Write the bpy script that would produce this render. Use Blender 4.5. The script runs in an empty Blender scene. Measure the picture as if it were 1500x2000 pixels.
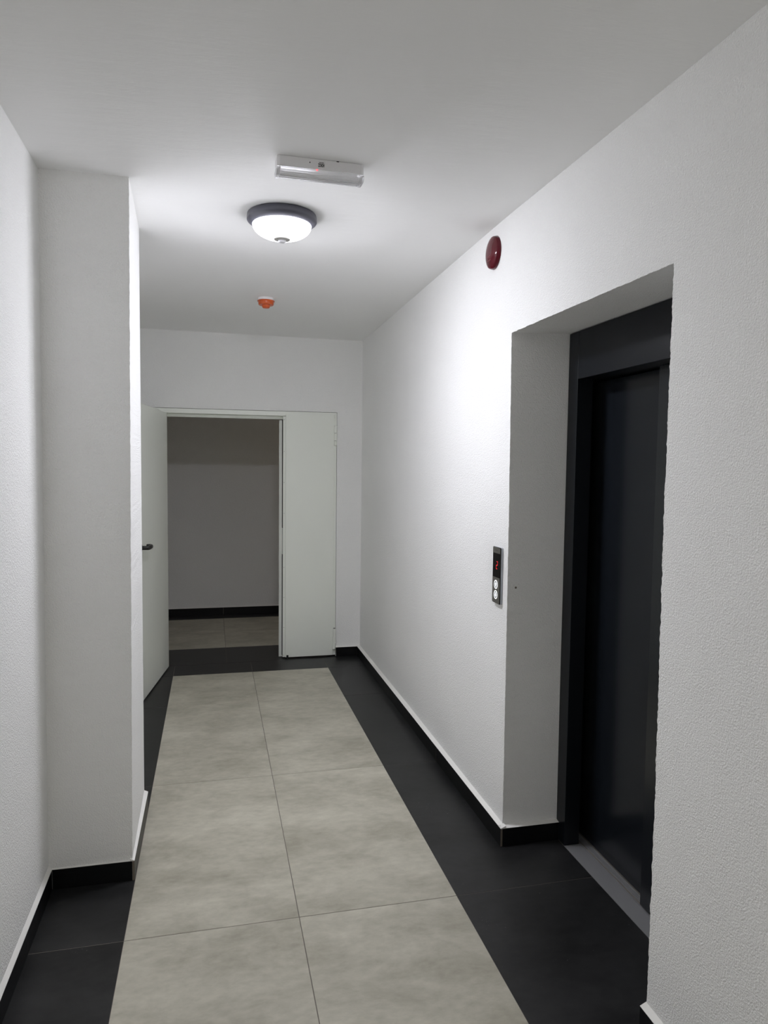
import bpy, bmesh, math, random
from mathutils import Vector, Matrix
random.seed(7)
S = bpy.context.scene
C = S.collection
PI = math.pi

# ------------------------------------------------------------------ camera
F, YAW, PITCH, ROLL = 1391.17, 0.23621, -0.06612, 0.01181
CAM = Vector((-0.2978, 0.0, 1.6358))
fwd = Vector((math.sin(YAW) * math.cos(PITCH), math.cos(YAW) * math.cos(PITCH), math.sin(PITCH)))
rgt0 = Vector((math.cos(YAW), -math.sin(YAW), 0))
up0 = rgt0.cross(fwd)
rgt = math.cos(ROLL) * rgt0 + math.sin(ROLL) * up0
upv = -math.sin(ROLL) * rgt0 + math.cos(ROLL) * up0
cd = bpy.data.cameras.new('camera')
cd.sensor_fit = 'HORIZONTAL'
cd.sensor_width = 36.0
cd.lens = 36.0 * F / 1500.0
cd.clip_start = 0.02
cam = bpy.data.objects.new('camera', cd)
m = Matrix.Identity(4)
for i in range(3):
    m[i][0] = rgt[i]; m[i][1] = upv[i]; m[i][2] = -fwd[i]; m[i][3] = CAM[i]
cam.matrix_world = m
C.objects.link(cam)
S.camera = cam

# ------------------------------------------------------------------ world, exposure, lamp output
w = bpy.data.worlds.new('world'); S.world = w
w.use_nodes = True
w.node_tree.nodes['Background'].inputs[0].default_value = (0, 0, 0, 1)
w.node_tree.nodes['Background'].inputs[1].default_value = 0.0
S.view_settings.view_transform = 'Standard'
S.view_settings.look = 'None'
S.view_settings.gamma = 1.0
S.view_settings.use_curve_mapping = False
S.view_settings.exposure = 0.0
S.cycles.max_bounces = 14          # enough bounces for white plaster to fill the corridor
S.cycles.diffuse_bounces = 10
S.cycles.glossy_bounces = 4
S.cycles.sample_clamp_direct = 3.0   # keeps the edge of the white-hot shade smooth
S.cycles.transmission_bounces = 8
LAMP_FRONT = (232.0, (0.965, 0.970, 1.05), 0.06)     # lamp in view, cool white
LAMP_BACK = (104.0, (1.0, 0.985, 0.95), 0.12)       # its twin further back along the corridor
HALL_FILL = (8.0, (1.0, 0.72, 0.46), 0.15)       # added unseen fill that warms the hall, right of the doorway
BACK_LAMP_Y = -1.35

# ------------------------------------------------------------------ materials
def mat(name, color, rough=0.5, metal=0.0, spec=0.5, emit=None, estr=0.0):
    M = bpy.data.materials.new(name); M.use_nodes = True
    b = M.node_tree.nodes['Principled BSDF']
    b.inputs['Base Color'].default_value = (*color, 1)
    b.inputs['Roughness'].default_value = rough
    b.inputs['Metallic'].default_value = metal
    b.inputs['Specular IOR Level'].default_value = spec
    if emit:
        b.inputs['Emission Color'].default_value = (*emit, 1)
        b.inputs['Emission Strength'].default_value = estr
    return M

def N(M, kind, **kw):
    n = M.node_tree.nodes.new(kind)
    for k, v in kw.items():
        if k.startswith('i_'):
            n.inputs[k[2:].replace('_', ' ')].default_value = v
        else:
            setattr(n, k, v)
    return n

def L(M, a, b): M.node_tree.links.new(a, b)

def plaster(name, color, grains=((150, 1.0), (60, 0.6)), dist=0.0012, stretch=(1, 1, 1), var=0.03, rough=0.85):
    M = mat(name, color, rough, spec=0.25)
    b = M.node_tree.nodes['Principled BSDF']
    geo = N(M, 'ShaderNodeNewGeometry')
    mp = N(M, 'ShaderNodeMapping'); mp.inputs['Scale'].default_value = stretch
    L(M, geo.outputs['Position'], mp.inputs['Vector'])
    prev = None
    for sc, wt in grains:
        n = N(M, 'ShaderNodeTexNoise', i_Scale=sc, i_Detail=2.0, i_Roughness=0.55)
        L(M, mp.outputs[0], n.inputs['Vector'])
        mu = N(M, 'ShaderNodeMath', operation='MULTIPLY'); mu.inputs[1].default_value = wt
        L(M, n.outputs['Fac'], mu.inputs[0])
        if prev is None:
            prev = mu
        else:
            ad = N(M, 'ShaderNodeMath', operation='ADD')
            L(M, prev.outputs[0], ad.inputs[0]); L(M, mu.outputs[0], ad.inputs[1]); prev = ad
    bp = N(M, 'ShaderNodeBump', i_Strength=1.0, i_Distance=dist)
    L(M, prev.outputs[0], bp.inputs['Height']); L(M, bp.outputs[0], b.inputs['Normal'])
    n2 = N(M, 'ShaderNodeTexNoise', i_Scale=2.2, i_Detail=3.0)
    L(M, geo.outputs['Position'], n2.inputs['Vector'])
    mx = N(M, 'ShaderNodeMixRGB'); mx.inputs[1].default_value = (*[c * (1 - var) for c in color], 1)
    mx.inputs[2].default_value = (*[min(1, c * (1 + var)) for c in color], 1)
    L(M, n2.outputs['Fac'], mx.inputs[0]); L(M, mx.outputs[0], b.inputs['Base Color'])
    return M

def tile_mat(name, dark, light, rough, stretch=(0.85, 1.35, 1.35), specks=0.0, lo=0.3, hi=0.72, spec=0.5):
    M = mat(name, light, rough, spec=spec)
    b = M.node_tree.nodes['Principled BSDF']
    geo = N(M, 'ShaderNodeNewGeometry'); oi = N(M, 'ShaderNodeObjectInfo')
    off = N(M, 'ShaderNodeVectorMath', operation='SCALE'); off.inputs[0].default_value = (37, 53, 17)
    L(M, oi.outputs['Random'], off.inputs['Scale'])
    ad = N(M, 'ShaderNodeVectorMath', operation='ADD')
    L(M, geo.outputs['Position'], ad.inputs[0]); L(M, off.outputs[0], ad.inputs[1])
    mp = N(M, 'ShaderNodeMapping'); mp.inputs['Scale'].default_value = stretch
    L(M, ad.outputs[0], mp.inputs['Vector'])
    n1 = N(M, 'ShaderNodeTexNoise', i_Scale=3.4, i_Detail=10.0, i_Roughness=0.66, i_Distortion=0.25)
    n2 = N(M, 'ShaderNodeTexNoise', i_Scale=24.0, i_Detail=5.0, i_Roughness=0.6)
    for n in (n1, n2): L(M, mp.outputs[0], n.inputs['Vector'])
    mu = N(M, 'ShaderNodeMath', operation='MULTIPLY_ADD'); mu.inputs[1].default_value = 0.35
    L(M, n2.outputs['Fac'], mu.inputs[0]); L(M, n1.outputs['Fac'], mu.inputs[2])
    mr = N(M, 'ShaderNodeMapRange'); mr.inputs['From Min'].default_value = lo + 0.175; mr.inputs['From Max'].default_value = hi + 0.175
    L(M, mu.outputs[0], mr.inputs['Value'])
    mx = N(M, 'ShaderNodeMixRGB'); mx.inputs[1].default_value = (*dark, 1); mx.inputs[2].default_value = (*light, 1)
    L(M, mr.outputs[0], mx.inputs[0])
    out = mx.outputs[0]
    if specks:
        n3 = N(M, 'ShaderNodeTexNoise', i_Scale=170.0, i_Detail=2.0)
        n4 = N(M, 'ShaderNodeTexNoise', i_Scale=5.0, i_Detail=2.0)
        for n in (n3, n4): L(M, ad.outputs[0], n.inputs['Vector'])
        s = N(M, 'ShaderNodeMath', operation='MULTIPLY_ADD'); s.inputs[1].default_value = 0.5
        L(M, n4.outputs['Fac'], s.inputs[0]); L(M, n3.outputs['Fac'], s.inputs[2])
        r3 = N(M, 'ShaderNodeMapRange'); r3.inputs['From Min'].default_value = 1.035; r3.inputs['From Max'].default_value = 1.07
        L(M, s.outputs[0], r3.inputs['Value'])
        m3 = N(M, 'ShaderNodeMixRGB'); m3.inputs[2].default_value = (specks, specks, specks, 1)
        L(M, r3.outputs[0], m3.inputs[0]); L(M, out, m3.inputs[1]); out = m3.outputs[0]
    L(M, out, b.inputs['Base Color'])
    rr = N(M, 'ShaderNodeMapRange'); rr.inputs['To Min'].default_value = rough - 0.05; rr.inputs['To Max'].default_value = rough + 0.06
    L(M, n1.outputs['Fac'], rr.inputs['Value']); L(M, rr.outputs[0], b.inputs['Roughness'])
    return M

M_WALL = plaster('white_roughcast_plaster', (0.905, 0.905, 0.895), grains=((200, 1.0), (85, 0.45)), dist=0.0036)
M_CEIL = plaster('white_ceiling_paint', (0.915, 0.915, 0.91), grains=((26, 1.0), (160, 0.25)), dist=0.0011, stretch=(0.25, 1.0, 1.0), var=0.015)
M_LEDGE = mat('smooth_white_plaster', (0.82, 0.81, 0.78), 0.7, spec=0.3)
M_LIGHT = tile_mat('light_grey_stone_tile', (0.315, 0.298, 0.236), (0.545, 0.522, 0.435), 0.50)
M_BLACK = tile_mat('black_stone_tile', (0.0035, 0.0037, 0.0040), (0.0235, 0.0235, 0.0238), 0.40, specks=0.16, spec=0.4)
M_SKIRT = tile_mat('black_skirting_tile', (0.0035, 0.0035, 0.004), (0.006, 0.006, 0.0068), 0.36, spec=0.3)
M_BODY = mat('fired_clay_tile_edge', (0.16, 0.135, 0.11), 0.8)
M_GROUT = plaster('grey_grout', (0.17, 0.152, 0.135), dist=0.0003)
M_DOOR = mat('pale_green_grey_enamel', (0.855, 0.88, 0.815), 0.40)
M_BLK = mat('black_plastic', (0.012, 0.012, 0.013), 0.35)
M_RUB_SHADE = mat('black_rubber_gap_shade', (0.01, 0.01, 0.01), 0.8)  # also blackens the shaded gap beside the closed leaf
M_STEEL = mat('dull_steel', (0.45, 0.45, 0.44), 0.4, metal=1.0)
M_ANTH = mat('anthracite_enamel', (0.0065, 0.0080, 0.0110), 0.30, spec=0.24)
M_PANEL = mat('anthracite_door_enamel', (0.0075, 0.0095, 0.0125), 0.22, spec=0.45)
M_ALU = mat('brushed_aluminium', (0.30, 0.30, 0.305), 0.48, metal=0.45)
M_DARKALU = mat('dark_track', (0.05, 0.05, 0.05), 0.5, metal=0.6)
M_RIM = mat('slate_grey_lamp_rim', (0.060, 0.060, 0.078), 0.45)
M_CAP = mat('grey_sensor_ring', (0.42, 0.41, 0.39), 0.5)
M_EYE = mat('milky_sensor_lens', (0.75, 0.75, 0.78), 0.35)
M_WPLA = mat('white_plastic', (0.80, 0.79, 0.80), 0.4)
M_ORANGE = mat('orange_plastic', (0.62, 0.105, 0.022), 0.3)
M_RED = mat('dark_red_clear_plastic', (0.085, 0.003, 0.010), 0.07, spec=0.36)
M_PINK = mat('pale_print', (0.26, 0.09, 0.10), 0.5)
M_SILVER = mat('silver_side_enamel', (0.36, 0.38, 0.41), 0.35, metal=0.3)
M_GLASSBLK = mat('black_glass', (0.004, 0.004, 0.004), 0.12)
M_TAUPE = mat('brushed_taupe_steel', (0.115, 0.11, 0.095), 0.42, metal=0.2)
M_DIGIT = mat('red_display_light', (0.2, 0.005, 0.005), 0.4, emit=(0.62, 0.020, 0.028), estr=1.0)
M_LIT = mat('white_button_light', (0.8, 0.8, 0.8), 0.4, emit=(1, 1, 1), estr=1.1)
M_LED = mat('red_indicator_light', (0.5, 0.05, 0.05), 0.3, emit=(1.0, 0.10, 0.12), estr=2.2)
M_INK = mat('black_print', (0.008, 0.008, 0.01), 0.5)
def shade_mat(name, p):
    """opal glass over a flat LED board: brightest where the bowl faces straight down, weaker towards its rim"""
    M = mat(name, (0.8, 0.8, 0.8), 0.3, emit=p[1], estr=p[0])
    geo = N(M, 'ShaderNodeNewGeometry'); sp = N(M, 'ShaderNodeSeparateXYZ')
    L(M, geo.outputs['True Normal'], sp.inputs[0])
    mr = N(M, 'ShaderNodeMapRange')
    mr.inputs['From Min'].default_value = 0.0; mr.inputs['From Max'].default_value = 1.0
    mr.inputs['To Min'].default_value = p[0] * p[2]; mr.inputs['To Max'].default_value = p[0]
    sq = N(M, 'ShaderNodeMath', operation='MULTIPLY')
    L(M, sp.outputs['Z'], sq.inputs[0]); L(M, sp.outputs['Z'], sq.inputs[1])
    L(M, sq.outputs[0], mr.inputs['Value'])
    L(M, mr.outputs[0], M.node_tree.nodes['Principled BSDF'].inputs['Emission Strength'])
    return M
M_SHADE = shade_mat('glowing_opal_glass', LAMP_FRONT)
M_SHADE2 = shade_mat('glowing_opal_glass_warm', LAMP_BACK)
M_HALL_FILL = shade_mat('added_hall_fill_glow', HALL_FILL)
M_CLEAR = mat('clear_acrylic', (0.97, 0.965, 0.985), 0.20)
M_CLEAR.node_tree.nodes['Principled BSDF'].inputs['Transmission Weight'].default_value = 0.82
M_CLEAR.node_tree.nodes['Principled BSDF'].inputs['IOR'].default_value = 1.42

# ------------------------------------------------------------------ mesh helpers
class MB:
    def __init__(s): s.v, s.f, s.mi = [], [], []
    def add(s, verts, faces, mi=0):
        o = len(s.v); s.v += [tuple(v) for v in verts]
        for f in faces: s.f.append([i + o for i in f]); s.mi.append(mi)
        return s
    def box(s, x0, x1, y0, y1, z0, z1, mi=0):
        v = [(x, y, z) for z in (z0, z1) for y in (y0, y1) for x in (x0, x1)]
        return s.add(v, [(0, 2, 3, 1), (4, 5, 7, 6), (0, 1, 5, 4), (2, 6, 7, 3), (0, 4, 6, 2), (1, 3, 7, 5)], mi)
    def prism(s, poly, a0, a1, axis='z', mi=0):
        P = {'z': lambda p, a: (p[0], p[1], a), 'y': lambda p, a: (p[0], a, p[1]), 'x': lambda p, a: (a, p[0], p[1])}[axis]
        n = len(poly); v = [P(p, a0) for p in poly] + [P(p, a1) for p in poly]
        f = [tuple(range(n))[::-1], tuple(range(n, 2 * n))] + [(i, (i + 1) % n, n + (i + 1) % n, n + i) for i in range(n)]
        return s.add(v, f, mi)
    def lathe(s, prof, n=48, mat4=None, mi=0):
        v, f, rings = [], [], []
        for r, z in prof:
            if r < 1e-6:
                rings.append([len(v)]); v.append(Vector((0, 0, z)))
            else:
                rings.append(list(range(len(v), len(v) + n)))
                v += [Vector((r * math.cos(2 * PI * k / n), r * math.sin(2 * PI * k / n), z)) for k in range(n)]
        for a, b in zip(rings, rings[1:]):
            for k in range(n):
                k2 = (k + 1) % n
                if len(a) == 1 and len(b) == 1: continue
                if len(a) == 1: f.append((a[0], b[k], b[k2]))
                elif len(b) == 1: f.append((a[k], a[k2], b[0]))
                else: f.append((a[k], a[k2], b[k2], b[k]))
        if mat4: v = [mat4 @ p for p in v]
        return s.add(v, f, mi)
    def tube(s, pts, rad, n=14, sz=1.0):
        pts = [Vector(p) for p in pts]; v, f = [], []
        for i, p in enumerate(pts):
            t = (pts[min(i + 1, len(pts) - 1)] - pts[max(i - 1, 0)]).normalized()
            a = t.cross(Vector((0, 0, 1))).normalized() if abs(t.z) < 0.95 else Vector((1, 0, 0))
            b = a.cross(t)
            r = rad[i] if isinstance(rad, (list, tuple)) else rad
            v += [p + r * (math.cos(2 * PI * k / n) * a + sz * math.sin(2 * PI * k / n) * b) for k in range(n)]
        for i in range(len(pts) - 1):
            for k in range(n):
                f.append((i * n + k, i * n + (k + 1) % n, (i + 1) * n + (k + 1) % n, (i + 1) * n + k))
        f += [tuple(range(n))[::-1], tuple(range((len(pts) - 1) * n, len(pts) * n))]
        return s.add(v, f)
    def mesh(s, name, mats, bevel=0.0, seg=2, smooth=False, xf=None, ang=30):
        me = bpy.data.meshes.new(name)
        me.from_pydata([xf(v) if xf else v for v in s.v], [], s.f)
        mats = mats if isinstance(mats, (list, tuple)) else [mats]
        for x in mats: me.materials.append(x)
        me.polygons.foreach_set('material_index', s.mi)
        bm = bmesh.new(); bm.from_mesh(me)
        bmesh.ops.recalc_face_normals(bm, faces=bm.faces)
        if bevel:
            es = [e for e in bm.edges if len(e.link_faces) == 2 and e.calc_face_angle(0) > math.radians(ang)]
            bmesh.ops.bevel(bm, geom=es, offset=bevel, segments=seg, affect='EDGES', profile=0.5, clamp_overlap=True)
        bm.to_mesh(me); bm.free()
        if smooth:
            for p in me.polygons: p.use_smooth = True
            try: me.set_sharp_from_angle(angle=math.radians(38))
            except Exception: pass
        me.update()
        return me
    def obj(s, name, mats, parent=None, **kw):
        return link(name, s.mesh(name, mats, **kw), parent)

def link(name, data, parent=None, loc=(0, 0, 0)):
    o = bpy.data.objects.new(name, data); C.objects.link(o); o.location = loc
    if parent is not None:
        o.parent = parent
        o.matrix_parent_inverse = parent.matrix_basis.inverted()
    return o

def tag(o, label=None, cat=None, kind=None, group=None):
    if label: o['label'] = label
    if cat: o['category'] = cat
    if kind: o['kind'] = kind
    if group: o['group'] = group
    return o

def thing(name, loc, label, cat, kind=None, group=None):
    o = bpy.data.objects.new(name, None); o.empty_display_size = 0.1
    C.objects.link(o); o.location = loc
    bpy.context.view_layer.update()
    return tag(o, label, cat, kind, group)

def sheet(name, verts, faces, mats, parent=None, flip_to=None):
    me = bpy.data.meshes.new(name); me.from_pydata(verts, [], faces)
    me.materials.append(mats); me.update()
    return link(name, me, parent)

# ------------------------------------------------------------------ dimensions (metres; floor z=0, corridor along +y)
ZC, XW, YE, XR = 2.6825, 0.9198, 5.930, 1.1737
ZB = 0.0786
XBW = 0.9001
Y_JOINTS = [5.5903, 4.878, 3.6777, 2.4725, 1.267, 0.062, -1.143, -2.348]
Y_BACK = -2.9

def rough_edge(p0, p1, n, amp, d1, d2, mid=()):
    pts = [Vector(p0)]
    ctrl = [Vector(p0)] + [Vector(q) for q in mid] + [Vector(p1)]
    lens = [(b - a).length for a, b in zip(ctrl, ctrl[1:])]; tot = sum(lens)
    o1 = o2 = 0.0
    for i in range(1, n):
        t = tot * i / n; k = 0
        while k < len(lens) - 1 and t > lens[k]: t -= lens[k]; k += 1
        p = ctrl[k].lerp(ctrl[k + 1], t / lens[k])
        o1 = 0.45 * o1 + random.uniform(-amp, amp); o2 = 0.45 * o2 + random.uniform(-amp, amp)
        pts.append(p + o1 * Vector(d1) + o2 * Vector(d2))
    pts.append(Vector(p1))
    return pts

# ------------------------------------------------------------------ ceiling
def cz(x, y):
    t = max(0.0, (y - 3.2) / 2.73)
    return ZC - t * (0.006 + 0.0085 * (x + 0.8) / 1.73)
mb = MB()
xs = (-2.8, -1.0, 1.0, 2.8); ys = (Y_BACK - 0.2, 3.2, 5.93, 8.2)
v = [(x, y, cz(x, y)) for y in ys for x in xs] + [(x, y, cz(x, y) + 0.12) for y in ys for x in xs]
n = len(xs); f = []
for j in range(3):
    for i in range(3):
        a = j * n + i
        f += [(a, a + n, a + n + 1, a + 1), (a + 16, a + 17, a + 17 + n, a + 16 + n)]
for j in range(3): f += [(j * n, j * n + 16, j * n + n + 16, j * n + n), (j * n + 3, j * n + n + 3, j * n + n + 19, j * n + 19)]
for i in range(3): f += [(i, i + 1, i + 17, i + 16), (12 + i, 28 + i, 29 + i, 13 + i)]
mb.add(v, f)
tag(mb.obj('ceiling', M_CEIL), 'white painted corridor ceiling with faint roller streaks', 'ceiling', 'structure')

# ------------------------------------------------------------------ floor and its tiles
mb = MB(); mb.box(-2.7, 2.7, Y_BACK - 0.1, 8.0, -0.12, -0.0010)
floor = tag(mb.obj('floor', M_GROUT), 'tiled corridor floor, pale middle strip with black border', 'floor', 'structure')
G = 0.0029
cache = {}
def tile_mesh(sx, sy, m_):
    k = (round(sx, 4), round(sy, 4), m_.name)
    if k not in cache:
        b = MB(); h = 0.0006
        v = []
        for z, e in ((-0.009, 0), (-h, 0), (0.0, h)):
            v += [(-sx / 2 + e, -sy / 2 + e, z), (sx / 2 - e, -sy / 2 + e, z), (sx / 2 - e, sy / 2 - e, z), (-sx / 2 + e, sy / 2 - e, z)]
        fs = [(3, 2, 1, 0), (8, 9, 10, 11)]
        for r in (0, 4):
            for i in range(4): fs.append((r + i, r + (i + 1) % 4, r + 4 + (i + 1) % 4, r + 4 + i))
        b.add(v, fs); cache[k] = b.mesh('tile', m_)
    return cache[k]
def tile(x0, x1, y0, y1, m_, g=(G, G, G, G)):
    x0 += g[0] / 2; x1 -= g[1] / 2; y0 += g[2] / 2; y1 -= g[3] / 2
    o = link('tile', tile_mesh(x1 - x0, y1 - y0, m_), floor, ((x0 + x1) / 2, (y0 + y1) / 2, 0))
    return o
def poly_tile(poly, m_):
    b = MB(); b.prism(poly, -0.009, 0.0)
    return b.obj('tile', m_, floor)
T = 0.0014
rows = list(zip(Y_JOINTS, Y_JOINTS[1:])) + [(Y_JOINTS[-1], Y_BACK)]
for y1, y0 in rows:
    tile(-0.6, 0.0, y0, y1, M_LIGHT, (T, G, G, T if y1 > 5 else G))
    tile(0.0, 0.6, y0, y1, M_LIGHT, (G, T, G, T if y1 > 5 else G))
    # right border
    g = G / 2
    if y1 < 3.7 and y1 > 3.6:
        poly_tile([(0.6 + T / 2, y0 + g), (1.1725, y0 + g), (1.1725, 2.786), (0.915, 2.786), (0.915, y1 - g), (0.6 + T / 2, y1 - g)], M_BLACK)
    elif y1 < 2.5 and y1 > 2.4:
        poly_tile([(0.6 + T / 2, y0 + g), (0.915, y0 + g), (0.915, 1.735), (1.1725, 1.735), (1.1725, y1 - g), (0.6 + T / 2, y1 - g)], M_BLACK)
    else:
        tile(0.6, 0.915, y0, y1, M_BLACK, (T, 0, G, G))
    # left border, interrupted by the pillar
    if abs(y1 - 3.6777) < 0.01:
        tile(-0.91, -0.6, 3.445, y1, M_BLACK, (0, T, G, G))
        tile(-0.908, -0.6, y0, 2.842, M_BLACK, (0, T, G, 0))
    elif y1 > 3.6:
        tile(-0.91, -0.6, y0, y1, M_BLACK, (0, T, G, G))
    else:
        tile(-0.908, -0.6, y0, y1, M_BLACK, (0, T, G, G))
YS = 5.882
for x0, x1 in ((-0.91, -0.6), (-0.6, 0.0), (0.0, 0.6), (0.6, 0.915)):
    tile(x0, x1, 5.5903, YS, M_BLACK, (G, G, T, G))
XF = -0.193
for x0, x1 in ((XF - 2.4, XF - 1.2), (XF - 1.2, XF), (XF, XF + 1.2), (XF + 1.2, XF + 2.4)):
    tile(x0, x1, YS, 6.3891, M_BLACK, (G, G, G, T))
    tile(x0, x1, 6.3891, 6.9986, M_LIGHT, (G, G, T, G))
    tile(x0, x1, 6.9986, 7.6098, M_LIGHT, (G, G, G, T))
    tile(x0, x1, 7.6098, 7.80, M_BLACK, (G, G, T, 0))

# ------------------------------------------------------------------ right wall with the lift recess
top = ZC + 0.05
eA = rough_edge((XW, 2.789, 0.0), (XW, 2.8145, 2.1931), 260, 0.0007, (0, 1, 0), (1, 0, 0), mid=((XW, 2.800, 1.443),))
eB = rough_edge((XW, 2.8145, 2.1931), (XW, 1.7345, 2.1906), 130, 0.0008, (0, 0, 1), (1, 0, 0))
eC = rough_edge((XW, 1.7345, 2.1906), (XW, 1.7315, 0.0), 300, 0.0011, (0, 1, 0), (1, 0, 0), mid=((XW, 1.737, 1.5), (XW, 1.7295, 0.75)))
iA0, iA1 = Vector((XR + 0.03, 2.7845, 0)), Vector((XR + 0.03, 2.7975, 2.2005))
iC1, iC0 = Vector((XR + 0.03, 1.7365, 2.198)), Vector((XR + 0.03, 1.735, 0))
V, FA = [], []
def put(ps):
    o = len(V); V.extend([tuple(p) for p in ps]); return list(range(o, o + len(ps)))
# the rough arris is confined to a narrow band; the wall field behind it stays flat
a, b_, c_ = put(eA), put(eB), put(eC)
def straight(e, ctrl, off):
    tot = sum((q1 - q0).length for q0, q1 in zip(ctrl, ctrl[1:])); n_ = len(e) - 1; out = []
    for i in range(n_ + 1):
        t = tot * i / n_; k = 0
        while k < len(ctrl) - 2 and t > (ctrl[k + 1] - ctrl[k]).length: t -= (ctrl[k + 1] - ctrl[k]).length; k += 1
        out.append(ctrl[k].lerp(ctrl[k + 1], min(1, t / (ctrl[k + 1] - ctrl[k]).length)) + Vector(off))
    return out
W_ = 0.006
sA = straight(eA, [Vector((XW, 2.789, 0)), Vector((XW, 2.800, 1.443)), Vector((XW, 2.8145, 2.1931))], (0, W_, 0)); sA[-1].z += W_
sB = straight(eB, [Vector((XW, 2.8145, 2.1931)), Vector((XW, 1.7345, 2.1906))], (0, 0, W_)); sB[0].y += W_; sB[-1].y -= W_
sC = straight(eC, [Vector((XW, 1.7345, 2.1906)), Vector((XW, 1.737, 1.5)), Vector((XW, 1.7295, 0.75)), Vector((XW, 1.7315, 0))], (0, -W_, 0)); sC[0].z += W_
ja, jb, jc = put(sA), put(sB), put(sC)
for e, j_ in ((a, ja), (b_, jb), (c_, jc)):
    for k in range(len(e) - 1): FA.append([e[k], e[k + 1], j_[k + 1], j_[k]])
q = put([(0.929, YE + 0.10, 0), (0.929, YE + 0.10, top), (0.9085, 2.8145 + W_, top), (0.9215, 1.7345 - W_, top), (0.9215, Y_BACK - .1, top), (0.9198, Y_BACK - .1, 0)])
# far field: between the recess edge and the far end; a few clean strips
fa = put([(0.929, YE + 0.10, p.z) for p in sA])
for k in range(len(ja) - 1): FA.append([ja[k], ja[k + 1], fa[k + 1], fa[k]])
FA.append([ja[-1], q[2], q[1], fa[-1]])
tb = put([(0.9085 + (0.9215 - 0.9085) * i / (len(jb) - 1), sB[i].y, top) for i in range(len(jb))])
for k in range(len(jb) - 1): FA.append([jb[k], tb[k], tb[k + 1], jb[k + 1]])
nc = put([(XW, Y_BACK - .1, p.z) for p in sC])
for k in range(len(jc) - 1): FA.append([jc[k], nc[k], nc[k + 1], jc[k + 1]])
FA.append([jc[0], q[3], q[4], nc[0]])
ia = put([iA0.lerp(iA1, i / 260) for i in range(261)])
ib = put([iA1.lerp(iC1, i / 130) for i in range(131)])
ic = put([iC1.lerp(iC0, i / 300) for i in range(301)])
for e, i_ in ((a, ia), (b_, ib), (c_, ic)):
    for k in range(len(e) - 1): FA.append([e[k], i_[k], i_[k + 1], e[k + 1]])
wall_right = sheet('wall_right', V, FA, M_WALL)
tag(wall_right, 'white roughcast wall on the right, with the lift recess', 'wall', 'structure')
def strip(parent, p0, p1, d, zt=0.011, ext=0.0008):
    """plaster ledge that tops a skirting run from p0 to p1; d points from the skirting face to the wall"""
    p0, p1, d = Vector(p0), Vector(p1), Vector(d)
    b = MB(); n = max(2, int((p1 - p0).length / 0.03)); vs, fs = [], []
    for i in range(n + 1):
        p = p0.lerp(p1, i / n); j = random.uniform(-0.0006, 0.0006)
        vs += [p + d * (ext + j), p + d * (ext + j) + Vector((0, 0, 0.0016)), p + d * 1.02 + Vector((0, 0, zt)), p + d * 1.02]
    for i in range(n):
        for k in range(4): fs.append((i * 4 + k, i * 4 + (k + 1) % 4, i * 4 + 4 + (k + 1) % 4, i * 4 + 4 + k))
    fs += [(3, 2, 1, 0), (n * 4, n * 4 + 1, n * 4 + 2, n * 4 + 3)]
    b.add(vs, fs); return b.obj('plaster_ledge', M_LEDGE, parent)

# small chip in the plaster of the recess jamb
b = MB(); b.lathe([(0, 0.0015), (0.004, 0.0012), (0.005, 0.0)], 9, Matrix.Translation((0.9577, 2.7966, 1.1194)) @ Matrix.Rotation(PI / 2, 4, 'X'))
tag(b.obj('plaster_chip', M_BODY, wall_right), 'dark chip in the plaster')

# ------------------------------------------------------------------ left wall and pillar
mb = MB()
mb.add([(-0.9135, Y_BACK - .1, -0.05), (-0.9135, 6.05, -0.05), (-0.9025, 6.05, top), (-0.9025, Y_BACK - .1, top),
        (-1.10, Y_BACK - .1, -0.05), (-1.10, 6.05, -0.05), (-1.10, 6.05, top), (-1.10, Y_BACK - .1, top)],
       [(0, 1, 2, 3), (7, 6, 5, 4), (0, 4, 5, 1), (3, 2, 6, 7), (0, 3, 7, 4), (1, 5, 6, 2)])
wall_left = tag(mb.obj('wall_left', M_WALL), 'white roughcast wall on the left of the corridor', 'wall', 'structure')
V, FA = [], []
n = 240
near = rough_edge((-0.6100, 2.8445, 0.0), (-0.5935, 2.8465, top), n, 0.0007, (1, 0, 0), (0, 1, 0))
far = [Vector((-0.6185, 3.438, 0)).lerp(Vector((-0.6150, 3.438, top)), i / n) for i in range(n + 1)]
bl = [Vector((-0.93, 2.8445, 0)).lerp(Vector((-0.93, 2.8465, top)), i / n) for i in range(n + 1)]
fl = [Vector((-0.93, 3.438, 0)).lerp(Vector((-0.93, 3.438, top)), i / n) for i in range(n + 1)]
A, B, D, E_ = put(bl), put(near), put(far), put(fl)
for k in range(n):
    for p, q2 in ((A, B), (B, D), (D, E_)): FA.append([p[k], q2[k], q2[k + 1], p[k + 1]])
pillar = sheet('pillar', V, FA, M_WALL)
tag(pillar, 'square white pillar standing out from the left wall', 'pillar', 'structure')

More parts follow.
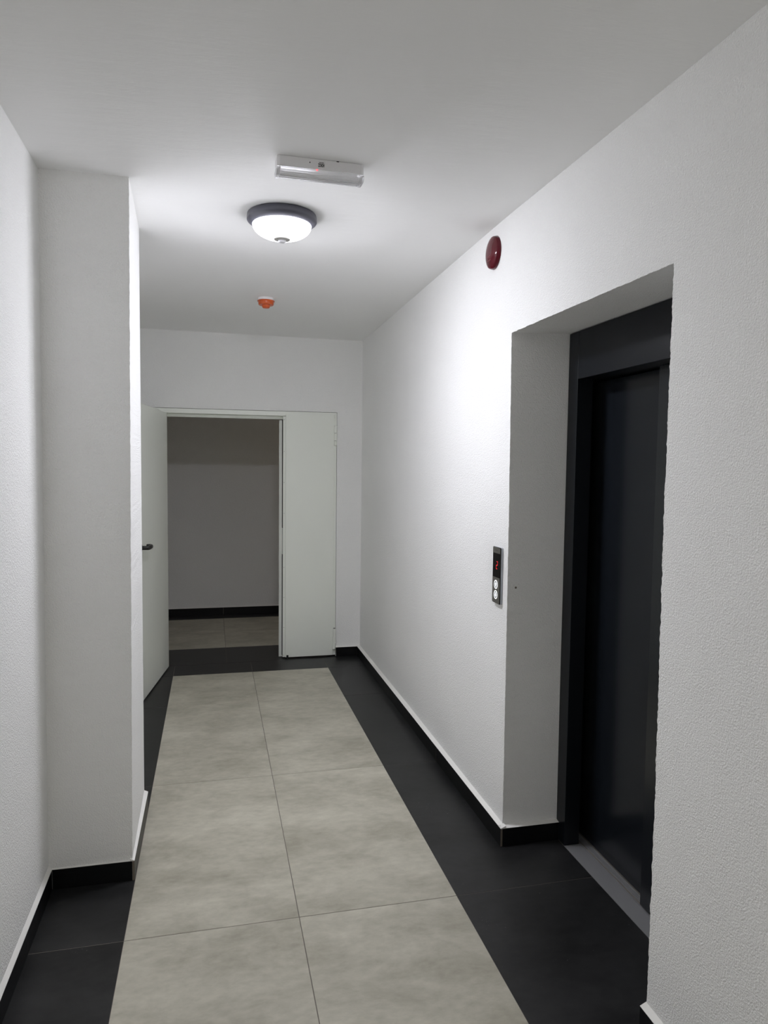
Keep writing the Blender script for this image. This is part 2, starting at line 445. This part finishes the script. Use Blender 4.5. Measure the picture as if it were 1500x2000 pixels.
# ------------------------------------------------------------------ end wall, the hall beyond, the wall behind the camera
mb = MB()
mb.box(-0.742, 0.717, YE, 6.06, 2.0682, top)
mb.box(-0.98, -0.742, YE, 6.06, -0.05, top)
mb.box(0.717, 1.0, YE, 6.06, -0.05, top)
mb.box(-2.7, -0.98, 5.99, 6.06, -0.05, top); mb.box(1.0, 2.7, 5.99, 6.06, -0.05, top)
wall_end = tag(mb.obj('wall_end', M_WALL), 'white end wall around the double door', 'wall', 'structure')
mb = MB(); mb.box(-2.7, 2.7, 7.812, 7.95, -0.05, top)
wall_hall = tag(mb.obj('wall_hall', M_WALL), 'dim wall of the hall seen through the open doorway', 'wall', 'structure')
mb = MB(); mb.box(-2.7, -2.58, 6.06, 7.812, -0.05, top)
tag(mb.obj('wall_hall_left', M_WALL), 'side wall of the dim hall behind the open door leaf', 'wall', 'structure')
mb = MB(); mb.box(2.58, 2.7, 6.06, 7.812, -0.05, top)
tag(mb.obj('wall_hall_right', M_WALL), 'side wall of the dim hall behind the closed door leaf', 'wall', 'structure')
mb = MB(); mb.box(-1.0, 1.0, Y_BACK - 0.12, Y_BACK, -0.05, top)
tag(mb.obj('wall_back', M_WALL), 'white wall closing the corridor behind the camera', 'wall', 'structure')

# ------------------------------------------------------------------ skirting of black tile pieces
def skirting(name, label, pieces, mortar=()):
    e = thing(name, pieces[0][:1] and (pieces[0][0], pieces[0][2], 0), label, 'baseboard', 'structure')
    for x0, x1, y0, y1 in pieces:
        b = MB()
        along_y = (y1 - y0) > (x1 - x0)
        b.box(x0, x1, y0, y1, 0.0006, ZB)
        if along_y: b.mi[2] = b.mi[3] = 1
        else: b.mi[4] = b.mi[5] = 1
        b.mi[1] = 1
        b.obj('tile', [M_SKIRT, M_BODY], e)
    for x0, x1, y0, y1 in mortar:
        b = MB(); b.box(x0, x1, y0, y1, 0.0004, ZB - 0.0006); b.obj('mortar', M_GROUT, e)
    return e
J = 0.0014
TK = 0.0085
skirting('baseboard_right', 'black tile skirting along the right wall', [
    (XBW, XBW + TK, 4.878 + J, 5.905), (XBW, XBW + TK, 3.6777 + J, 4.878 - J), (XBW, XBW + TK, 2.7636, 3.6777 - J)],
    [(XBW + 0.0007, XBW + 0.007, y - J * 0.98, y + J * 0.98) for y in (4.878, 3.6777)])
skirting('baseboard_recess', 'short black tile skirting inside the lift recess', [(XBW + TK + 0.0008, XR - 0.001, 2.7636, 2.7636 + TK)])
skirting('baseboard_right_near', 'black tile skirting at the foot of the wall before the lift', [
    (XBW, XBW + TK, 1.267 + J, 1.7345), (XBW, XBW + TK, 0.062 + J, 1.267 - J), (XBW, XBW + TK, -1.143 + J, 0.062 - J), (XBW, XBW + TK, Y_BACK, -1.143 - J)])
skirting('baseboard_end', 'short black tile skirting right of the double door', [(0.7165, XBW - 0.0008, 5.905, 5.905 + TK)])
XLB = -0.9005
skirting('baseboard_left', 'black tile skirting along the left wall', [
    (XLB - TK, XLB, 2.4725 + J, 2.8392), (XLB - TK, XLB, 1.267 + J, 2.4725 - J), (XLB - TK, XLB, 0.062 + J, 1.267 - J), (XLB - TK, XLB, -1.143 + J, 0.062 - J), (XLB - TK, XLB, Y_BACK, -1.143 - J)],
    [(XLB - 0.007, XLB - 0.0007, y - J * 0.98, y + J * 0.98) for y in (2.4725, 1.267, 0.062)])
skirting('baseboard_left_far', 'black tile skirting behind the pillar', [
    (XLB - TK, XLB, 3.6777 + J, 4.878 - J), (XLB - TK, XLB, 4.878 + J, 5.92), (XLB - TK, XLB, 3.447, 3.6777 - J)])
skirting('baseboard_pillar', 'black tile skirting around the pillar foot', [
    (XLB + 0.001, -0.6013 - TK - 0.0008, 2.8392, 2.8392 + TK), (-0.6013 - TK, -0.6013, 2.8392, 3.442)])
skirting('baseboard_hall', 'black tile skirting of the dim hall', [
    (XF - 2.38, XF - 1.2 - J, 7.7976, 7.7976 + TK), (XF - 1.2 + J, XF - J, 7.7976, 7.7976 + TK), (XF + J, XF + 1.2 - J, 7.7976, 7.7976 + TK), (XF + 1.2 + J, XF + 2.38, 7.7976, 7.7976 + TK)],
    [(x - J * 0.98, x + J * 0.98, 7.7983, 7.8046) for x in (XF - 1.2, XF, XF + 1.2)])
strip(wall_right, (XBW, 5.912, ZB), (XBW, 2.7634, ZB), (XW + 0.004 - XBW, 0, 0))
strip(wall_right, (XBW + 0.001, 2.7636, ZB), (XR, 2.7636, ZB), (0, 2.788 - 2.7636, 0), zt=0.006)
strip(wall_right, (XBW, 1.7345, ZB), (XBW, Y_BACK, ZB), (XW + 0.002 - XBW, 0, 0))
strip(wall_left, (XLB, 2.852, ZB), (XLB, Y_BACK, ZB), (-0.0135, 0, 0), zt=0.016)
strip(wall_end, (0.7165, 5.905, ZB), (XBW + 0.02, 5.905, ZB), (0, YE - 5.905 + 0.001, 0), zt=0.006)
strip(pillar, (-0.915, 2.8392, ZB), (-0.6025, 2.8392, ZB), (0, 0.0058, 0), zt=0.004)
strip(pillar, (-0.6013, 2.8392, ZB), (-0.6013, 3.442, ZB), (-0.0168, 0, 0), zt=0.010)
strip(wall_hall, (-2.5, 7.7976, ZB), (2.5, 7.7976, ZB), (0, 0.0146, 0), zt=0.004)

# ------------------------------------------------------------------ double steel door in the end wall
door = thing('door_1', (-0.01, YE, 0), 'pale grey-green steel double door at the corridor end, left leaf open', 'door', 'structure')
FY = 5.926
b = MB()
b.prism([(-0.738, 2.0646), (0.7131, 2.0646), (0.6931, 2.0455), (0.6931, 2.0278), (-0.738, 2.0278)], FY, 6.06, 'y')
b.prism([(-0.664, 2.0275), (0.66, 2.0275), (0.66, 2.0115), (-0.664, 2.0115)], 5.972, 6.06, 'y')
b.prism([(-0.664, 2.0115), (0.66, 2.0115), (0.66, 2.0028), (-0.664, 2.0028)], 5.984, 6.06, 'y')
b.obj('frame_head', M_DOOR, door, bevel=0.0008, seg=1)
b = MB(); b.prism([(0.7131, 2.0640), (0.7131, 0.0105), (0.660, 0.0105), (0.660, 2.020), (0.6935, 2.020), (0.6935, 2.0452)], FY, 6.06, 'y')
b.obj('frame_jamb', M_DOOR, door, bevel=0.0008, seg=1)
b = MB(); b.box(-0.738, -0.664, FY, 6.06, 0.0, 2.0274); b.obj('frame_jamb', M_DOOR, door, bevel=0.0008, seg=1)
# narrow closed leaf
b = MB()
b.box(0.2885, 0.6905, 5.9165, 5.9235, 0.0125, 2.0440)
leaf = b.obj('fixed_leaf', M_DOOR, door, bevel=0.0012)
b = MB(); b.box(0.2668, 0.66, 5.930, 5.986, 0.0125, 2.0245); b.obj('leaf_core', M_DOOR, leaf, bevel=0.001)
b = MB(); b.box(0.2395, 0.30, 5.9862, 5.992, 0.003, 1.9942); b.obj('meeting_flange', M_DOOR, leaf, bevel=0.001)
for z0, z1 in ((0.02, 0.88), (1.10, 2.0)):  # black strips paint the shadow in the gap at the leaf edge
    b = MB(); b.box(0.2640, 0.2667, 5.936, 5.986, z0, z1); tag(b.obj('gap_shade', M_RUB_SHADE, leaf), 'black strip standing in for the shaded gap')
b = MB(); b.box(0.2649, 0.2667, 5.938, 5.984, 0.885, 1.095); tag(b.obj('lock_plate', M_STEEL, leaf), 'steel lock plate')
for i, z in enumerate((1.997, 1.737, 1.480, 1.224, 0.772, 0.518, 0.264, 0.028)):
    b = MB(); b.box(0.2725, 0.2795, 5.9292, 5.9299, z - 0.0018, z + 0.0018); tag(b.obj('screw', M_STEEL, leaf), 'dull steel screw')
b = MB(); b.box(0.297, 0.314, 5.908, 5.9172, 0.003, 0.031); tag(b.obj('floor_bolt', M_RUB_SHADE, leaf, bevel=0.002), 'black floor bolt')
# hinges of the closed leaf
def hinge(x, y, segs, parent, zdark):
    b = MB()
    for z0, z1 in segs: b.lathe([(0, z0), (0.0115, z0), (0.0125, z0 + 0.001), (0.0125, z1 - 0.001), (0.0115, z1), (0, z1)], 20, Matrix.Translation((x, y, 0)))
    h = b.obj('hinge', M_DOOR, parent, smooth=True)
    b = MB(); b.lathe([(0, segs[-1][0] + .01), (0.007, segs[-1][0] + .01), (0.007, segs[0][1] - .005), (0, segs[0][1] - .005)], 16, Matrix.Translation((x, y, 0)))
    if zdark: b.lathe([(0, zdark), (0.0095, zdark), (0.0095, zdark + 0.007), (0, zdark + 0.007)], 16, Matrix.Translation((x, y, 0)))
    tag(b.obj('hinge_pin', M_STEEL, h, smooth=True), 'dull steel hinge pin')
    return h
hinge(0.7010, 5.9105, ((1.8968, 1.9565), (1.8335, 1.8925), (1.7945, 1.8295)), leaf, None)
hinge(0.7020, 5.9105, ((0.1975, 0.2395), (0.1200, 0.1960), (0.0650, 0.1185)), leaf, 0.2398)
# open leaf: s runs from the hinge edge to the lock edge, off points into the corridor
P0 = Vector((-0.6443, 5.84)); dS = Vector((-0.14396, -0.98958)); nO = Vector((0.98958, -0.14396))
def lw(v):  # (s, off, z) -> world
    q = P0 + dS * v[0] + nO * v[1]; return (q.x, q.y, v[2])
b = MB(); b.box(0.0, 0.925, -0.056, 0.0, 0.0085, 2.0205)
oleaf = b.obj('open_leaf', M_DOOR, door, xf=lw, bevel=0.0015)
b = MB(); b.box(-0.022, 0.947, -0.0625, -0.0565, 0.0085, 2.045); b.obj('leaf_flange', M_DOOR, oleaf, xf=lw, bevel=0.001)
for z in (0.15, 1.87):
    b = MB(); b.lathe([(0, z - .08), (0.011, z - .08), (0.011, z + .08), (0, z + .08)], 18, Matrix.Translation((*(P0 + dS * -0.033 + nO * -0.068), 0)))
    b.box(P0.x - 0.075, P0.x - 0.058, 5.872, FY + 0.002, z - 0.06, z + 0.06)
    b.obj('hinge', M_DOOR, oleaf, smooth=True)
zh = 1.062
b = MB()
path = [(0.868, 0.002, zh), (0.868, 0.034, zh), (0.864, 0.046, zh), (0.852, 0.052, zh), (0.80, 0.052, zh), (0.775, 0.050, zh), (0.762, 0.044, zh), (0.756, 0.034, zh), (0.756, 0.014, zh)]
b.tube([lw(p) for p in path], [.011, .011, .0115, .012, .012, .012, .012, .012, .011], 16, sz=1.25)
hd = tag(b.obj('lever_handle', M_BLK, oleaf, smooth=True), 'black lever handle')
b = MB(); b.lathe([(0, 0), (0.026, 0), (0.026, 0.006), (0.023, 0.008), (0, 0.008)], 28)
rot = Matrix(((dS.x, 0, nO.x, 0), (dS.y, 0, nO.y, 0), (0, 1, 0, 0), (0, 0, 0, 1)))
q = lw((0.868, 0.0005, zh))
b.obj('handle_rosette', M_BLK, hd, smooth=True, xf=lambda v: tuple((Matrix.Translation(q) @ rot) @ Vector(v)))

# ------------------------------------------------------------------ lift door in the recess
lift = thing('door_2', (XR, 2.2, 0), 'anthracite sliding lift door in its frame, set back in the right wall', 'lift door', 'structure')
YF, YN = 2.7112, 1.8130
ZH = 1.9995
b = MB(); b.box(XR, XR + 0.070, YF, 2.790, 0.0008, 2.1955); b.obj('frame_jamb', M_ANTH, lift, bevel=0.0012)
b = MB(); b.box(XR, XR + 0.070, 1.741, YN, 0.0008, 2.1955); b.obj('frame_jamb', M_ANTH, lift, bevel=0.0012)
b = MB(); b.box(XR + 0.0004, XR + 0.068, YN + 0.0012, YF - 0.0012, ZH, 2.1955); b.obj('frame_header', M_ANTH, lift, bevel=0.0012)
b = MB(); b.box(XR + 0.0705, XR + 0.16, 1.70, 2.83, ZH + 0.0035, 2.195); b.obj('header_soffit', M_ANTH, lift)
b = MB(); b.box(1.2905, 1.318, 1.95, 2.83, 0.006, ZH - 0.0035); b.obj('door_panel', M_PANEL, lift, bevel=0.0012)
b = MB(); b.box(1.2505, 1.284, 1.60, 2.266, 0.006, ZH + 0.0005); b.obj('door_panel', M_PANEL, lift, bevel=0.0012)
# shaft lining behind the panels, so no light leaks through
b = MB(); b.box(1.36, 1.38, 1.5, 3.0, -0.05, 2.4); b.box(1.245, 1.36, 2.84, 2.86, -0.05, 2.4); b.box(1.245, 1.36, 1.55, 1.57, -0.05, 2.4)
b.obj('shaft_lining', M_BLK, lift)
b = MB()
b.box(1.1735, 1.2475, YN, YF, -0.006, 0.0008)
for k in range(2): b.box(1.2482 + k * 0.0034, 1.2482 + k * 0.0034 + 0.0027, YN, YF, -0.006, 0.0008)
b.box(1.2550, 1.2620, YN - .1, 2.83, -0.010, -0.0065, 1)
for k in range(4):
    b.box(1.2622 + k * 0.0068, 1.2622 + k * 0.0068 + 0.0054, YN - .1, 2.83, -0.006, 0.0008)
b.box(1.2620, 1.34, YN - .1, 2.83, -0.010, -0.0055, 1)
tag(b.obj('door_sill', [M_ALU, M_DARKALU], lift), 'ribbed aluminium door sill')

# ------------------------------------------------------------------ round ceiling lamps, and an added fill of the same shape
def lamp(y, label, sm, group=None, x0=-0.0095):
    y0 = y
    z0 = cz(x0, y0)
    t = thing('ceiling_lamp', (x0, y0, z0), label, 'lamp', group=group)
    X = Matrix.Translation((x0, y0, z0))
    b = MB(); b.lathe([(0, 0.0), (0.139, 0.0), (0.1445, -0.004), (0.1462, -0.012), (0.1468, -0.020), (0.1468, -0.026), (0.1445, -0.030), (0.1275, -0.0435), (0.1235, -0.0445), (0.1215, -0.041), (0, -0.035)], 72, X)
    b.obj('rim', M_RIM, t, smooth=True)
    prof = []
    for k in range(13):
        a_ = k / 12 * 0.5 * PI
        r = 0.030 + (0.1235 - 0.030) * abs(math.cos(a_)) ** 1.12
        prof.append((r, -0.0448 - 0.0545 * math.sin(a_)))
    b = MB(); b.lathe(prof, 64, X)
    tag(b.obj('glass_shade', sm, t, smooth=True), 'glowing white glass shade')
    b = MB(); b.lathe([(0.0, -0.096), (0.033, -0.0975), (0.0345, -0.0995), (0.0335, -0.103), (0.021, -0.1065), (0.0175, -0.107), (0, -0.107)], 40, X)
    tag(b.obj('sensor_ring', M_CAP, t, smooth=True), 'grey sensor ring')
    b = MB(); b.lathe([(0.0172, -0.1068), (0.0165, -0.1105), (0.0135, -0.114), (0.008, -0.1165), (0, -0.1175)], 32, X)
    tag(b.obj('motion_sensor', M_EYE, t, smooth=True), 'milky sensor lens')
lamp(3.098, 'round ceiling lamp with dark rim, glowing opal glass and sensor button', M_SHADE)
lamp(BACK_LAMP_Y, 'second round ceiling lamp, behind the camera and out of the photo', M_SHADE2)
lamp(6.95, 'added warm fill light for the hall, unseen behind the closed door leaf', M_HALL_FILL, x0=1.55)  # no such lamp is known; added to tint the hall warm

# ------------------------------------------------------------------ emergency light
ZE = cz(0.07, 2.54)
el = thing('emergency_light', (0.069, 2.5425, ZE), 'white emergency light bar with clear ribbed cover and red indicator on the ceiling', 'emergency light')
R1 = Matrix.Translation((0.069, 2.509, 0)) @ Matrix.Rotation(0.019, 4, 'Z')
XE = lambda v: tuple(R1 @ Vector(v))
b = MB(); b.prism([(-0.1515, 0.0045), (-0.143, 0.0), (0.143, 0.0), (0.1515, 0.0045), (0.1515, 0.0645), (0.143, 0.069), (-0.143, 0.069), (-0.1515, 0.0645)], ZE - 0.0355, ZE - 0.0004)
body = b.obj('housing', M_WPLA, el, xf=XE, bevel=0.0022)
prof = []
NP = 18
for k in range(NP + 1):
    a_ = PI * k / NP
    r = 1.0 if k % 2 == 0 else 0.965
    prof.append((0.0345 - 0.0335 * math.copysign(abs(math.cos(a_)) ** 0.75, math.cos(a_)) * r, ZE - 0.0362 - 0.024 * (abs(math.sin(a_)) ** 0.6) * r))
b = MB(); b.prism(prof, -0.138, 0.138, 'x')
b.obj('clear_cover', M_CLEAR, el, xf=XE)
for s in (-1, 1):
    ep = []
    for k in range(13):
        a_ = PI * k / 12
        ep.append((0.0345 - 0.0335 * math.copysign(abs(math.cos(a_)) ** 0.6, math.cos(a_)), ZE - 0.0362 - 0.0245 * (abs(math.sin(a_)) ** 0.5)))
    b = MB(); b.prism(ep, s * 0.1385, s * 0.153, 'x'); b.obj('cover_end', M_CLEAR, el, xf=XE, bevel=0.004, seg=3)
b = MB(); b.lathe([(0, 0.003), (0.0025, 0.0025), (0.0036, 0), (0.0036, -0.002), (0, -0.002)], 16, R1 @ Matrix.Translation((-0.0135, 0.003, ZE - 0.0366)) @ Matrix.Rotation(PI / 1.5, 4, 'X'))
tag(b.obj('indicator', M_LED, el, smooth=True), 'red indicator lamp')
b = MB(); b.box(-0.0405, -0.0370, -0.0012, 0.0, ZE - 0.0170, ZE - 0.0135); tag(b.obj('test_button', M_INK, el, xf=XE), 'black test button')
b = MB(); b.box(0.054, 0.0625, -0.0012, 0.001, ZE - 0.0035, ZE - 0.0008); tag(b.obj('clip', M_INK, el, xf=XE), 'dark mounting clip')
def lettering(txt, name, size, loc, sx, parent, material, rot, bold=0.0):
    cu = bpy.data.curves.new(name, 'FONT'); cu.body = txt; cu.size = size; cu.align_x = 'CENTER'; cu.align_y = 'CENTER'
    cu.extrude = 0.0003; cu.offset = bold; cu.resolution_u = 4
    o = bpy.data.objects.new(name, cu); C.objects.link(o)
    dg = bpy.context.evaluated_depsgraph_get()
    me = bpy.data.meshes.new_from_object(o.evaluated_get(dg))
    bpy.data.objects.remove(o)
    M4 = Matrix.Translation(loc) @ rot @ Matrix.Diagonal((sx, 1, 1, 1))
    me.transform(M4); me.materials.clear(); me.materials.append(material)
    return link(name, me, parent)
# printed upside down, as in the photo
Rt = Matrix.Rotation(0.019, 4, 'Z') @ Matrix.Rotation(PI / 2, 4, 'X') @ Matrix.Rotation(PI, 4, 'Z')
lettering('HOROZ', 'logo', 0.0148, XE((0.0007, -0.0004, ZE - 0.0205)), 0.40, el, M_INK, Rt, 0.00055)
lettering('ELECTRIC', 'logo', 0.0040, XE((0.0007, -0.0004, ZE - 0.0122)), 0.95, el, M_INK, Rt, 0.00012)

# ------------------------------------------------------------------ orange smoke detector
zd = cz(0.033, 4.62)
sd = thing('smoke_detector', (0.033, 4.62, zd), 'small orange smoke detector on a white base on the ceiling', 'smoke detector')
X = Matrix.Translation((0.033, 4.62, zd))
b = MB(); b.lathe([(0, 0), (0.047, 0), (0.051, -0.004), (0.051, -0.0175), (0, -0.0175)], 48, X); b.obj('base', M_WPLA, sd, smooth=True)
b = MB(); b.lathe([(0, -0.018), (0.052, -0.018), (0.0545, -0.021), (0.0525, -0.0245), (0.0485, -0.026), (0.0475, -0.042), (0.045, -0.0455), (0, -0.0455)], 48, X)
tag(b.obj('cover', M_ORANGE, sd, smooth=True), 'orange cover')
b = MB(); b.lathe([(0, -0.0457), (0.0265, -0.0457), (0.0255, -0.052), (0.0215, -0.062), (0.0195, -0.0635), (0, -0.0635)], 40, X)
tag(b.obj('dust_cap', M_ORANGE, sd, smooth=True), 'orange cap')

# ------------------------------------------------------------------ red alarm sounder on the right wall
sn = thing('alarm_sounder', (0.918, 3.000, 2.571), 'round dark red fire alarm sounder high on the right wall', 'alarm')
X = Matrix.Translation((0.918, 3.000, 2.571)) @ Matrix.Rotation(-PI / 2, 4, 'Y')
b = MB(); b.lathe([(0, -0.006), (0.0685, -0.006), (0.0685, 0.004), (0.066, 0.005), (0, 0.005)], 56, X); b.obj('back_plate', M_WPLA, sn, smooth=True)
b = MB(); b.lathe([(0, 0.0052), (0.0715, 0.0052), (0.0715, 0.008), (0.0675, 0.022), (0.0650, 0.0240), (0.0560, 0.0285), (0.042, 0.0325), (0.022, 0.0350), (0, 0.0358)], 64, X)
tag(b.obj('red_cover', M_RED, sn, smooth=True), 'dark red glossy cover')
b = MB()
for k, (yy, zz, ww, hh) in enumerate([(0, 0.0, 0.036, 0.0016), (0, -0.018, 0.036, 0.0016), (-0.009, -0.009, 0.0018, 0.013), (0.0, -0.009, 0.0018, 0.013), (0.009, -0.009, 0.0018, 0.013)]):
    b.box(0.8825, 0.8860, 3.000 + yy - ww / 2, 3.000 + yy + ww / 2, 2.553 + zz - hh / 2, 2.553 + zz + hh / 2)
b.obj('slot_marks', M_PINK, sn)

# ------------------------------------------------------------------ lift call panel
cp = thing('call_panel', (0.9198, 2.8915, 1.16), 'slim black and taupe lift call panel with red 2 and two lit arrow buttons', 'call panel')
def rrect(y0, y1, z0, z1, r, n=5):
    p = []
    for cy, cz_, a0 in ((y1 - r, z1 - r, 0), (y0 + r, z1 - r, 90), (y0 + r, z0 + r, 180), (y1 - r, z0 + r, 270)):
        p += [(cy + r * math.cos(math.radians(a0 + 90 * k / n)), cz_ + r * math.sin(math.radians(a0 + 90 * k / n))) for k in range(n + 1)]
    return p
CY0, CY1, CZ0, CZ1 = 2.8475, 2.9355, 1.0360, 1.2835
b = MB(); b.prism(rrect(CY0 + .001, CY1 - .001, CZ0 + .001, CZ1 - .001, .005), 0.9104, 0.9200, 'x'); b.obj('housing', M_SILVER, cp, smooth=True)
b = MB(); b.prism(rrect(CY0, CY1, CZ0, CZ1, .006), 0.9078, 0.9103, 'x'); tag(b.obj('glass_face', M_GLASSBLK, cp, smooth=True, bevel=0.0005, seg=1), 'black glass face')
b = MB(); b.prism([(CY0 + .0065, 1.2560), (CY0 + .0065, CZ1 - .0025), (CY1 - .005, CZ1 - .0012), (CY1 - .0008, CZ1 - .006), (CY1 - .0008, 1.2560)], 0.9072, 0.9077, 'x'); tag(b.obj('top_plate', M_TAUPE, cp), 'taupe metal top plate')
b = MB(); b.prism([(CY0 + .0065, CZ0 + .0012), (CY0 + .0065, 1.1503), (CY1 - .0008, 1.1503), (CY1 - .0008, CZ0 + .006), (CY1 - .005, CZ0 + .0012)], 0.9072, 0.9077, 'x')
plate = tag(b.obj('button_plate', M_TAUPE, cp), 'taupe metal button plate')
b = MB()
for yy, ww in ((2.9055, 0.0012), (2.9015, 0.0045), (2.8955, 0.0045), (2.8895, 0.0045), (2.8835, 0.0045)):
    b.box(0.9069, 0.90715, yy - ww / 2, yy + ww / 2, 1.2675, 1.2695 if ww > .002 else 1.2735)
b.obj('maker_mark', M_INK, cp)
# seven-segment 2, slanted
b = MB(); H_, W_, TKS = 0.0315, 0.0125, 0.0034
def seg(u0, v0, u1, v1):  # u to the viewer's right (towards -y), v up
    uu = Vector((u1 - u0, v1 - v0)); n_ = Vector((-uu.y, uu.x)).normalized() * TKS / 2; e_ = uu.normalized() * TKS * 0.5
    pts = []
    for p in (Vector((u0, v0)) + e_ * 0.35 + n_, Vector((u0, v0)) - e_ * 0.35, Vector((u0, v0)) + e_ * 0.35 - n_, Vector((u1, v1)) - e_ * 0.35 - n_, Vector((u1, v1)) + e_ * 0.35, Vector((u1, v1)) - e_ * 0.35 + n_):
        pts.append((2.8885 - (p.x + 0.16 * p.y), 1.2040 + p.y))
    b.prism(pts, 0.9073, 0.9077, 'x')
seg(-W_ / 2, H_ / 2, W_ / 2, H_ / 2); seg(W_ / 2, H_ / 2, W_ / 2, 0); seg(-W_ / 2, 0, W_ / 2, 0); seg(-W_ / 2, 0, -W_ / 2, -H_ / 2); seg(-W_ / 2, -H_ / 2, W_ / 2, -H_ / 2)
tag(b.obj('display_digit', M_DIGIT, cp), 'glowing red digit 2')
for zc_, up in ((1.1186, 1), (1.0735, -1)):
    yb = 2.8945
    b = MB(); X = Matrix.Translation((0.9072, yb, zc_)) @ Matrix.Rotation(-PI / 2, 4, 'Y')
    b.lathe([(0.0162, 0.0), (0.0162, 0.0009), (0.0192, 0.0009), (0.0192, 0.0), (0.0162, 0.0)], 40, X)
    ring = tag(b.obj('button', M_LIT, plate), 'white lit button ring')
    b = MB(); b.lathe([(0, 0), (0.0158, 0), (0.0158, 0.0005), (0, 0.0005)], 36, X); tag(b.obj('button_cap', M_SILVER, plate), 'dark silver button cap')
    b = MB()
    ar = [(-0.0030, -0.0095), (0.0030, -0.0095), (0.0030, 0.0005), (0.0082, 0.0005), (0.0, 0.0098), (-0.0082, 0.0005), (-0.0030, 0.0005)]
    b.prism([(yb + p[0], zc_ + up * p[1]) for p in ar], 0.9062, 0.9067, 'x')
    tag(b.obj('arrow', M_LIT, plate), 'white lit arrow pointing ' + ('up' if up > 0 else 'down'))
